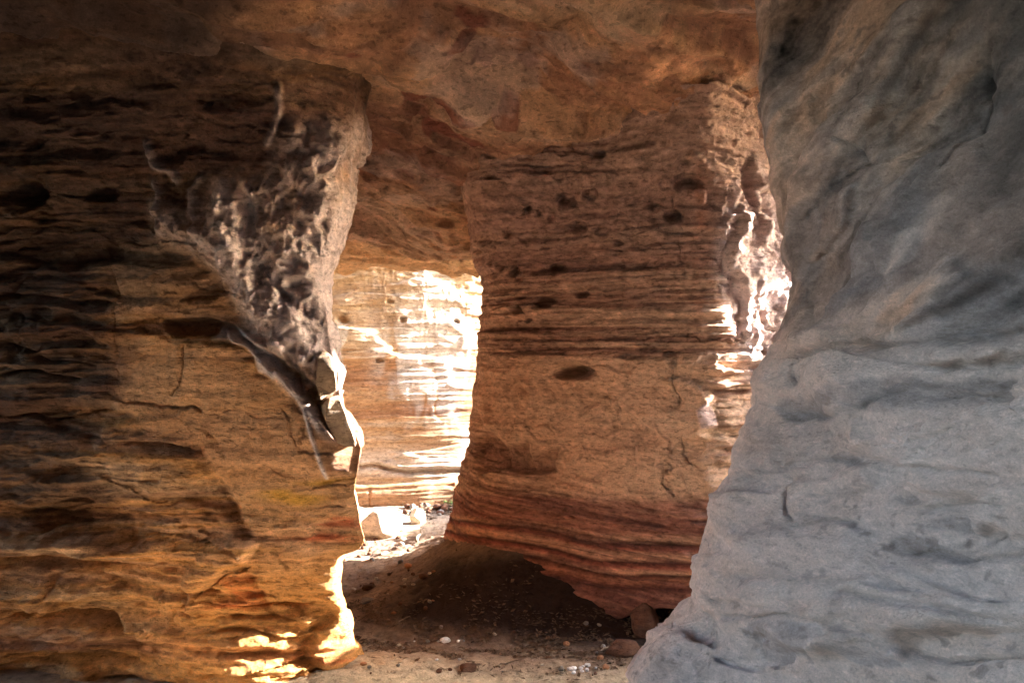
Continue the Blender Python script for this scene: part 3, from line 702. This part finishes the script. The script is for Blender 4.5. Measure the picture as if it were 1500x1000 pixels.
# ------------------------------------------------------------------ far wall
def build_back():
    nz, nt = 420, 420
    z = np.linspace(-0.2, 5.2, nz)**1.0
    z = np.concatenate([np.linspace(-0.2, 2.7, nz-40, endpoint=False), np.linspace(2.7, 5.4, 40)])
    base = np.array([[-5.0, 7.2], [-3.4, 7.45], [-2.2, 7.68], [-1.4, 7.78], [-0.8, 7.88], [-0.3, 8.06], [0.8, 8.75], [3.0, 9.6]])
    xy = smooth_poly(base, nt, dens=[.3, .8, 3, 3.5, 2.5, .6, .3])
    P = np.concatenate([np.broadcast_to(xy[:, None, :], (nt, nz, 2)), np.broadcast_to(z[None, :, None], (nt, nz, 1))], -1).copy()
    P[..., 1] += 0.12*np.maximum(P[..., 2]-2.5, 0)
    n = normals(P)
    if n[nt//2, nz//2, 1] > 0: n = -n
    px, py = proj(P)
    wx = px+5*fbm(P, (3, 3, 3), 3, 100); wy = py+5*fbm(P, (3, 3, 3), 3, 101)
    d = 0.10*fbm(P, (0.9, 0.9, 1), 3, 101)
    st = fbm(P, (0.4, 0.4, 8), 4, 102, 0.6); st2 = fbm(P, (0.7, 0.7, 24), 3, 103, 0.6)
    top = sstep(540, 440, wy)
    Ab = arc(P)+0.1*fbm(P, (3, 3, 4), 3, 113)
    h1, e1 = plates(Ab, P[..., 2]+0.05*fbm(P, (3, 3, 4), 3, 114), 1.4, 4, 4); h2, e2 = plates(Ab, P[..., 2], 2, 14, 6)
    d += (1-0.7*top)*(0.018*np.tanh(3*st)+0.009*np.tanh(3*st2)+0.03*h1+0.016*h2)
    Q = P.copy(); Q[..., 0] += 0.12*fbm(P, (3, 3, 2), 3, 104)
    lump = fbm(Q, (4.5, 4.5, 3.2), 4, 105, 0.55)
    rid = 1-np.abs(fbm(Q, (5.5, 5.5, 2.2), 3, 106))*3
    d += top*(0.06*lump+0.006*np.clip(rid, -1, 1)+0.035*h1+0.02*h2)
    veins = sstep(0.1, 0.22, fbm(Q, (2.4, 2.4, 1.0), 4, 108, 0.6))*sstep(460, 500, wy)*sstep(640, 600, wy)
    d += 0.008*veins
    for cx, cyy, rx, ry in [(502, 469, 9, 6), (572, 443, 5, 3), (590, 470, 5, 4), (669, 470, 4, 3), (555, 527, 6, 3), (480, 440, 5, 4)]:
        d -= 0.10*blob(wx, wy, cx, cyy, rx, ry, 4)
    d -= 0.14*lmask(wx, wy, [(505, 672), (530, 684), (555, 680), (572, 686), (600, 690), (680, 692)], 3)
    d -= 0.05*lmask(wx, wy, [(520, 716), (600, 712), (660, 710)], 3)
    d -= 0.03*lmask(wx, wy, [(541, 715), (542, 745)], 2)
    d += 0.12*sstep(700, 716, wy)
    d *= 0.5
    P2 = P+n*d[..., None]
    v = fbm(P, (0.35, 0.35, 7), 5, 110, 0.65)+0.3*fbm(P, (1, 1, 1.4), 3, 111)
    col = ramp(v, [(-0.45, (0.32, 0.15, 0.07)), (-0.1, (0.44, 0.24, 0.11)), (0.1, (0.52, 0.32, 0.16)), (0.35, (0.54, 0.38, 0.23))])
    col = mix(col, (0.56, 0.45, 0.31), top*0.6)
    wst = sstep(0.0, 0.3, fbm(Q, (2.2, 2.2, 0.9), 4, 112, 0.6))
    col = mix(col, (0.66, 0.60, 0.54), wst*0.7*sstep(520, 580, px))
    col = mix(col, (0.68, 0.62, 0.55), veins*0.7)
    col = mix(col, (0.66, 0.60, 0.54), sstep(640, 690, wy)*sstep(700, 690, wy)*0.5)
    col = mix(col, (0.38, 0.19, 0.09), sstep(700, 714, wy)*sstep(750, 740, wy)*0.7*(1-0.5*wst))
    return P2, col*0.78
Pb, Cb = build_back()
o = grid_mesh('rock_wall', Pb, Cb, M_back, origin=(-1.2, 8.0, 0))
tag(o, 'sunlit ochre and cream sandstone wall at the far end of the passage', 'rock wall', kind='thing')

# ------------------------------------------------------------------ floor
def floor_h(x, y):
    x = np.asarray(x, float); y = np.asarray(y, float)
    P = np.stack([x, y, 0*x], -1)
    h = 0.03*fbm(P, (1.2, 1.2, 1), 4, 120)
    # sand banked against the left side and foot of the pillar
    h = h+0.22*np.exp(-((x+0.15)/0.55)**2-((y-5.7)/0.75)**2)
    h = h+0.10*np.exp(-((x-0.3)/0.8)**2-((y-4.9)/0.35)**2)
    # hump of sand at the very front, left
    h = h+0.10*np.exp(-((x+0.75)/0.45)**2-((y-3.75)/0.30)**2)
    h = h+0.21*np.exp(-((x+0.05)/0.62)**2)*sstep(4.2, 4.85, y)*(1-sstep(5.2, 5.8, y))
    h = h-0.05*np.exp(-((x+0.2)/0.9)**2-((y-4.4)/0.25)**2)
    return h
def build_floor():
    xs = np.concatenate([np.linspace(-6, -1.9, 40, endpoint=False), np.linspace(-1.9, 1.4, 380, endpoint=False), np.linspace(1.4, 5, 40)])
    ys = np.concatenate([np.linspace(-5, 3.0, 40, endpoint=False), np.linspace(3.0, 9.0, 460, endpoint=False), np.linspace(9.0, 11, 20)])
    X, Y = np.meshgrid(xs, ys, indexing='ij')
    P = np.stack([X, Y, 0*X], -1)
    H = floor_h(X, Y)
    H = H+0.020*terrace(fbm(P, (3, 2.4, 1), 4, 121), 4, 8)+0.012*fbm(P, (12, 12, 1), 4, 122, 0.6)+0.004*fbm(P, (40, 40, 1), 2, 123)
    bank = np.exp(-((X+0.5)/0.5)**2-((Y-5.9)/0.9)**2)
    H = H+bank*0.05*terrace(fbm(P, (4, 5, 1), 4, 124, 0.6), 3, 10)
    P[..., 2] = H
    v = fbm(P, (2, 2, 1), 5, 125, 0.6)
    col = ramp(v, [(-0.4, (0.24, 0.15, 0.10)), (0.0, (0.36, 0.24, 0.155)), (0.35, (0.44, 0.31, 0.20))])
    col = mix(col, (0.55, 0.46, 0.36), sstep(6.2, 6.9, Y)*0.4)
    col = mix(col, (0.70, 0.55, 0.36), sstep(3.9, 3.6, Y)*0.9)  # front sand lightened, mostly out of frame, to bounce more sun
    litter = sstep(0.05, 0.3, fbm(P, (7, 9, 1), 5, 126, 0.65))*np.exp(-((Y-4.5+0.15*X)/0.33)**2)
    col = mix(col, (0.06, 0.04, 0.03), litter*0.8)
    mound_shade = pmask(*proj(P), [(615, 850), (640, 815), (760, 800), (1000, 820), (1020, 920), (960, 960), (800, 950), (700, 930), (600, 925), (560, 900)], 28)
    col = mix(col, (0.028, 0.012, 0.008), mound_shade*0.97)  # shade on the mound below the pillar, painted into the sand colour
    return P, col
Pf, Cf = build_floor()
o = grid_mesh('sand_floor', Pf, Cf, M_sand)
tag(o, kind='structure')

# ------------------------------------------------------------------ rock masses round the chamber (outside the frame), plus added sun blockers
o = box_rock('cave_roof', (-2.6, -6, 3.2), (2.7, 6.95, 5.2), 22, 0.14, 1); tag(o, kind='structure')
o = box_rock('cave_roof', (-7, 1.3, 2.75), (-2.9, 6.8, 5.2), 22, 0.16, 8); tag(o, kind='structure')
o = box_rock('cave_side_wall', (-4.8, 1.3, -0.4), (-2.25, 3.2, 3.6), 22, 0.22, 2); tag(o, kind='structure')
o = box_rock('cave_rear_wall', (-4.8, -5.5, -0.4), (3.4, -2.6, 3.6), 22, 0.3, 3); tag(o, kind='structure')
o = box_rock('cave_near_side_wall', (-4.8, -4.6, -0.4), (-2.0, -2.3, 3.6), 18, 0.25, 4); tag(o, kind='structure')
o = box_rock('sun_block_bank', (3.6, 4.3, -0.5), (6.0, 11.0, 1.75), 22, 0.2, 5); tag(o, kind='structure')  # added unseen bank, sets the lower edge of the sun beams
o = box_rock('sun_block_bank', (3.6, 1.0, -0.5), (6.0, 4.25, 0.80), 22, 0.12, 6); tag(o, kind='structure')  # added unseen bank, kept low so sun reaches the front sand
o = box_rock('sun_block_bank', (3.4, 4.9, -0.5), (5.0, 5.55, 2.52), 16, 0.08, 7); tag(o, kind='structure')  # added unseen block, keeps sun off the pillar's lower right corner
o = box_rock('sun_block_lintel', (2.5, 4.65, 2.62), (3.2, 5.6, 3.6), 16, 0.06, 9); tag(o, kind='structure')  # added unseen block, cuts sun off the pillar's upper right corner
bm = bmesh.new(); bmesh.ops.create_grid(bm, x_segments=60, y_segments=60, size=200)
me = bpy.data.meshes.new('ground'); bm.to_mesh(me); bm.free(); me.materials.append(M_outer)
o = bpy.data.objects.new('ground', me); C.objects.link(o); o.location = (0, 0, -0.35); tag(o, kind='structure')

# ------------------------------------------------------------------ stones, sticks, litter and the sprig on the floor
from mathutils.kdtree import KDTree
def H_at(x, y):
    i = np.argmin(np.abs(Pf[:, 0, 0]-x)); j = np.argmin(np.abs(Pf[0, :, 1]-y)); return float(Pf[i, j, 2])
def on_floor(px, py, lift=0.0):
    """the floor point seen at a picture position"""
    y = 3.0; dx = (px-750)/1167; dz = -(py-500)/1167
    while y < 9.5:
        if CAMZ+dz*y < H_at(dx*y, y)+lift: break
        y += 0.01
    return dx*y, y, H_at(dx*y, y)
def rock_mesh(name, seed, size, mat, sub=4, cuts=13, rough=0.07):
    rd = random.Random(seed)
    bm = bmesh.new(); bmesh.ops.create_icosphere(bm, subdivisions=sub, radius=1)
    planes = []
    for k in range(cuts):
        nn = Vector((rd.gauss(0, 1), rd.gauss(0, 1), rd.gauss(0, 0.8))).normalized(); planes.append((nn, rd.uniform(0.62, 0.86)))
    for v in bm.verts:
        p = v.co.copy()
        for nn, dd in planes:
            e = p.dot(nn)-dd
            if e > 0: p -= nn*e*0.98
        p += v.co*rough*mnoise.fractal(v.co*1.6+Vector((seed, 0, 0)), 0.9, 2.1, 6)
        v.co = Vector((p.x*size[0], p.y*size[1], p.z*size[2]))
    zmin = min(v.co.z for v in bm.verts)
    for v in bm.verts: v.co.z -= zmin*0.75
    for f in bm.faces: f.smooth = True
    me = bpy.data.meshes.new(name); bm.to_mesh(me); bm.free(); me.materials.append(mat); return me
def place(name, me, x, y, z, rz=0.0, tilt=0.0, s=1.0):
    o = bpy.data.objects.new(name, me); C.objects.link(o); o.location = (x, y, z); o.rotation_euler = (tilt, 0, rz); o.scale = (s, s, s); return o
M_pale = stone_mat('pale_boulder_stone', 22, 0.003, 0.7, use_attr=False, base=(0.60, 0.50, 0.38), stretch=0.4)
M_redr = stone_mat('reddish_stone', 22, 0.003, 0.7, use_attr=False, base=(0.42, 0.20, 0.10), stretch=0.6)
M_brr = stone_mat('brown_stone', 22, 0.003, 0.7, use_attr=False, base=(0.13, 0.06, 0.035), stretch=0.6)
M_grr = stone_mat('grey_stone', 22, 0.003, 0.7, use_attr=False, base=(0.26, 0.23, 0.20), stretch=0.6)
M_wht = stone_mat('white_stone', 30, 0.002, 0.6, use_attr=False, base=(0.75, 0.72, 0.70), var=0.12, stretch=1)
M_leaf = stone_mat('dry_leaf', 60, 0.001, 0.4, use_attr=False, base=(0.12, 0.075, 0.045), stretch=1)
M_twig = stone_mat('dry_wood', 60, 0.001, 0.6, use_attr=False, base=(0.22, 0.16, 0.11), stretch=1)
M_green = stone_mat('green_leaf', 60, 0.001, 0.4, use_attr=False, base=(0.07, 0.12, 0.03), stretch=1)

for (px, py, size, seed, mat, rz, lab, cat) in [
    (556, 787, (0.235, 0.19, 0.13), 11, M_pale, 0.2, 'long low cream boulder with a flat bright top at the foot of the far wall', 'boulder'),
    (611, 768, (0.085, 0.085, 0.085), 23, M_pale, 0.8, 'round pale boulder lying on the bank in front of the far wall', 'boulder'),
    (581, 772, (0.052, 0.05, 0.048), 35, M_redr, 0.3, 'small reddish brown stone between the long boulder and the round one', 'stone'),
    (947, 934, (0.10, 0.08, 0.10), 47, M_brr, 0.5, 'dark brown pointed rock at the right foot of the pillar', 'rock'),
    (915, 962, (0.11, 0.06, 0.045), 52, M_brr, 0.1, 'flat dark brown slab lying before the pointed rock', 'rock'),
    (652, 942, (0.03, 0.022, 0.016), 64, M_wht, 0.3, 'small whitish stone among the dark litter left of the clearing', 'stone'),
    (686, 984, (0.055, 0.035, 0.022), 77, M_brr, 0.2, 'flat brown stone half sunk in the sand near the front', 'stone'),
    (538, 864, (0.05, 0.035, 0.02), 81, M_brr, 0.2, 'dark flat stone on the sand bank close to the left wall', 'stone'),
    (600, 779, (0.10, 0.05, 0.025), 90, M_pale, 0.5, 'flat sunlit stone in front of the round pale boulder', 'stone'),
    (536, 884, (0.05, 0.03, 0.018), 93, M_grr, 0.5, 'grey brown flat stone low on the sand bank by the left wall', 'stone')]:
    x, y, z = on_floor(px, py)
    o = place(cat if cat != 'stone' else 'stone', rock_mesh(cat, seed, size, mat), x, y+size[1]*0.6, z-size[2]*0.12, rz)
    tag(o, lab, cat)

rd = random.Random(5)
protos = [rock_mesh('stone', 200+i, (1, rd.uniform(0.7, 1), rd.uniform(0.5, 0.8)), m, 2, 8, 0.1) for i, m in enumerate([M_grr, M_grr, M_brr, M_brr, M_pale, M_redr])]
wprotos = [rock_mesh('white_pebble', 300+i, (1, 0.8, 0.6), M_wht, 2, 8, 0.15) for i in range(3)]
def scatter(n, fn, lab, cat, name, pr, smin, smax, group):
    for k in range(n):
        px, py = fn(); x, y, z = on_floor(px, py); s_ = rd.uniform(smin, smax)*(1+rd.random()**4)
        o = place(name, rd.choice(pr), x, y, z-0.1*s_, rd.uniform(0, 6.28), rd.uniform(-.3, .3), s_); tag(o, lab, cat, group)
scatter(26, lambda: (rd.uniform(592, 664), rd.uniform(738, 756)), 'small grey or brown stone in the heap along the foot of the far wall', 'stone', 'stone', protos[:4], 0.018, 0.042, 'stones along the foot of the far wall')
scatter(20, lambda: (rd.uniform(505, 600), rd.uniform(786, 830)), 'small stone on the sunlit strip of sand between the left wall and the pillar', 'stone', 'stone', protos, 0.010, 0.026, 'stones on the sunlit sand')
scatter(24, lambda: (rd.uniform(515, 640), rd.uniform(830, 905)), 'small brown stone on the shaded sand bank left of the pillar', 'stone', 'stone', protos[2:], 0.008, 0.022, 'stones on the shaded sand bank')
scatter(30, lambda: (rd.uniform(520, 960), rd.uniform(915, 990)), 'small stone among the litter on the dark floor before the pillar', 'stone', 'stone', protos, 0.006, 0.016, 'stones in the litter before the pillar')
scatter(9, lambda: (rd.gauss(846, 12), rd.gauss(979, 4)), 'white pebble in the bright cluster near the foot of the right wall', 'pebble', 'white_pebble', wprotos, 0.007, 0.014, 'white pebbles near the right wall')
scatter(7, lambda: (rd.choice([608, 640, 664, 668, 672])+rd.uniform(-3, 3), rd.choice([941, 962, 966, 955])+rd.uniform(-2, 2)), 'single white pebble on the dark litter in the middle of the floor', 'pebble', 'white_pebble', wprotos, 0.005, 0.009, 'white pebbles on the dark litter')

# litter: leaves, bark and grit nobody could count
def litter_mesh(name, pts, mat, lo, hi, seed):
    r_ = np.random.default_rng(seed); n = len(pts); P0 = np.array(pts)
    a = r_.uniform(0, 6.28, n); L = r_.uniform(lo, hi, n); W = L*r_.uniform(0.2, 0.6, n)
    ux = np.stack([np.cos(a), np.sin(a), r_.normal(0, 0.25, n)], -1); vx = np.stack([-np.sin(a), np.cos(a), r_.normal(0, 0.3, n)], -1)
    b = r_.uniform(0.1, 0.5, n)[:, None]*W[:, None]*np.array([0, 0, 1.0])
    V = np.stack([P0-ux*L[:, None], P0+vx*W[:, None]+b, P0+ux*L[:, None]+b*0.5, P0-vx*W[:, None]+b], 1)
    V[..., 2] += 0.004
    me = bpy.data.meshes.new(name); me.from_pydata(V.reshape(-1, 3).tolist(), [], [[4*i, 4*i+1, 4*i+2, 4*i+3] for i in range(n)]); me.materials.append(mat)
    o = bpy.data.objects.new(name, me); C.objects.link(o); return o
pts = []
while len(pts) < 4500:
    if rd.random() < 0.8: px = rd.uniform(500, 1010); py = rd.gauss(940, 26)-max(0, 620-px)*0.35
    else: px = rd.gauss(640, 25); py = rd.gauss(748, 8)
    if py > 1003: continue
    y = 3.2+0; 
    dz = -(py-500)/1167; yy = max(3.0, min(9, CAMZ/-dz)) if dz < 0 else 9
    x, y = (px-750)/1167*yy, yy
    if mnoise.noise(Vector((x*4, y*6, 0))) < -0.05: continue
    pts.append((x, y, H_at(x, y)))
o = litter_mesh('leaf_litter', pts, M_leaf, 0.006, 0.022, 3); tag(o, 'dark dry leaves and bark strewn over the sandy floor', kind='stuff')

def stick(name, pts_, r0, mat, parent=None):
    bm = bmesh.new(); rings = []
    for i, p in enumerate(pts_):
        p = Vector(p); q = Vector(pts_[min(i+1, len(pts_)-1)])-Vector(pts_[max(i-1, 0)]); q.normalize()
        u = q.cross(Vector((0.1, 0.2, 1))).normalized(); w = q.cross(u); r_ = r0*(1-0.6*i/(len(pts_)-1))
        rings.append([bm.verts.new(p+(u*math.cos(t)+w*math.sin(t))*r_*(0.85+0.3*rd.random())) for t in [k*math.pi/3 for k in range(6)]])
    for a_, b_ in zip(rings, rings[1:]):
        for k in range(6): bm.faces.new([a_[k], a_[(k+1) % 6], b_[(k+1) % 6], b_[k]])
    bm.faces.new(rings[0][::-1]); bm.faces.new(rings[-1])
    for f in bm.faces: f.smooth = True
    me = bpy.data.meshes.new(name); bm.to_mesh(me); bm.free(); me.materials.append(mat)
    o = bpy.data.objects.new(name, me); C.objects.link(o)
    if parent: o.parent = parent
    return o
def floor_stick(a, b, r0, lab, n=7):
    A = Vector(on_floor(*a)); B = Vector(on_floor(*b)); pp = []
    for i in range(n):
        t = i/(n-1); p = A.lerp(B, t); pp.append((p.x-A.x+rd.gauss(0, r0), p.y-A.y+rd.gauss(0, r0), p.z-A.z+r0+0.3*r0*rd.random()))
    o = stick('stick', pp, r0, M_twig); o.location = A; tag(o, lab, 'stick')
floor_stick((876, 956), (906, 944), 0.006, 'thin pale stick lying in front of the dark slab')
floor_stick((609, 794), (621, 776), 0.014, 'short thick dark branch lying on the sand bank')
floor_stick((725, 978), (760, 968), 0.005, 'thin dark twig on the sand near the front of the floor')
floor_stick((575, 920), (600, 905), 0.006, 'crooked twig where the sand bank meets the dark litter')
floor_stick((868, 990), (884, 970), 0.004, 'fine twig beside the cluster of white pebbles')

sx, sy, sz = on_floor(657, 746)
sp = bpy.data.objects.new('green_sprig', None); C.objects.link(sp); sp.location = (sx, sy, sz); tag(sp, 'tiny green sprig growing at the foot of the far wall', 'plant')
for k in range(7):
    a = k*0.9; L = rd.uniform(0.05, 0.10)
    st_ = [(0, 0, 0), (math.cos(a)*L*0.3, math.sin(a)*L*0.3, L*0.5), (math.cos(a)*L*0.7, math.sin(a)*L*0.7, L)]
    stick('stem', st_, 0.0016, M_green, sp)
    for m in range(3):
        t = 0.4+0.3*m; base = Vector(st_[2])*t
        l1 = bpy.data.meshes.new('leaf'); e = Vector((math.cos(a+m*2), math.sin(a+m*2), 0.5))*0.026; w = Vector((-math.sin(a+m*2), math.cos(a+m*2), 0))*0.008
        l1.from_pydata([base, base+e*0.5+w+Vector((0, 0, .003)), base+e, base+e*0.5-w+Vector((0, 0, .003))], [], [[0, 1, 2, 3]]); l1.materials.append(M_green)
        lo_ = bpy.data.objects.new('leaf', l1); C.objects.link(lo_); lo_.parent = sp

# broken blocks standing proud on the corner of the left wall
def block(poly, y0, thick, mat, parent, seed):
    bm = bmesh.new()
    f_ = [bm.verts.new((float(x_of(a, y0)), y0+0.012*((i*seed) % 3-1), float(z_of(b, y0)))) for i, (a, b) in enumerate(poly)]
    b_ = [bm.verts.new((v.co.x-0.015, y0+thick, v.co.z)) for v in f_]
    n_ = len(f_); bm.faces.new(f_); bm.faces.new(b_[::-1])
    for i in range(n_): bm.faces.new([f_[i], b_[i], b_[(i+1) % n_], f_[(i+1) % n_]])
    bmesh.ops.recalc_face_normals(bm, faces=bm.faces[:])
    bmesh.ops.bevel(bm, geom=bm.edges[:], offset=0.004, segments=2, affect='EDGES')
    bmesh.ops.triangulate(bm, faces=bm.faces[:])
    for _ in range(3): bmesh.ops.subdivide_edges(bm, edges=[e for e in bm.edges if e.calc_length() > 0.012], cuts=1)
    bmesh.ops.triangulate(bm, faces=bm.faces[:])
    bm.normal_update()
    for v in bm.verts:
        v.co += v.normal*(0.006*mnoise.fractal(v.co*9+Vector((seed, 0, 0)), 0.8, 2.0, 5)+0.003*mnoise.noise(Vector((v.co.x*6, v.co.y*6, v.co.z*60))))
    for f in bm.faces: f.smooth = True
    bmesh.ops.translate(bm, verts=bm.verts[:], vec=-parent.location)
    me = bpy.data.meshes.new('block'); bm.to_mesh(me); bm.free(); me.materials.append(mat)
    me.set_sharp_from_angle(angle=math.radians(50))
    o = bpy.data.objects.new('block', me); C.objects.link(o); o.parent = parent; return o
M_blk = stone_mat('broken_block_stone', 30, 0.003, 0.6, use_attr=False, base=(0.36, 0.25, 0.17), stretch=0.3)
block([(466, 522), (474, 512), (482, 520), (490, 545), (493, 572), (482, 577), (470, 586), (462, 560)], 3.66, 0.10, M_blk, left_wall, 1)
block([(484, 582), (495, 580), (519, 640), (522, 653), (508, 655), (494, 648), (476, 616), (470, 596)], 3.655, 0.10, M_blk, left_wall, 2)
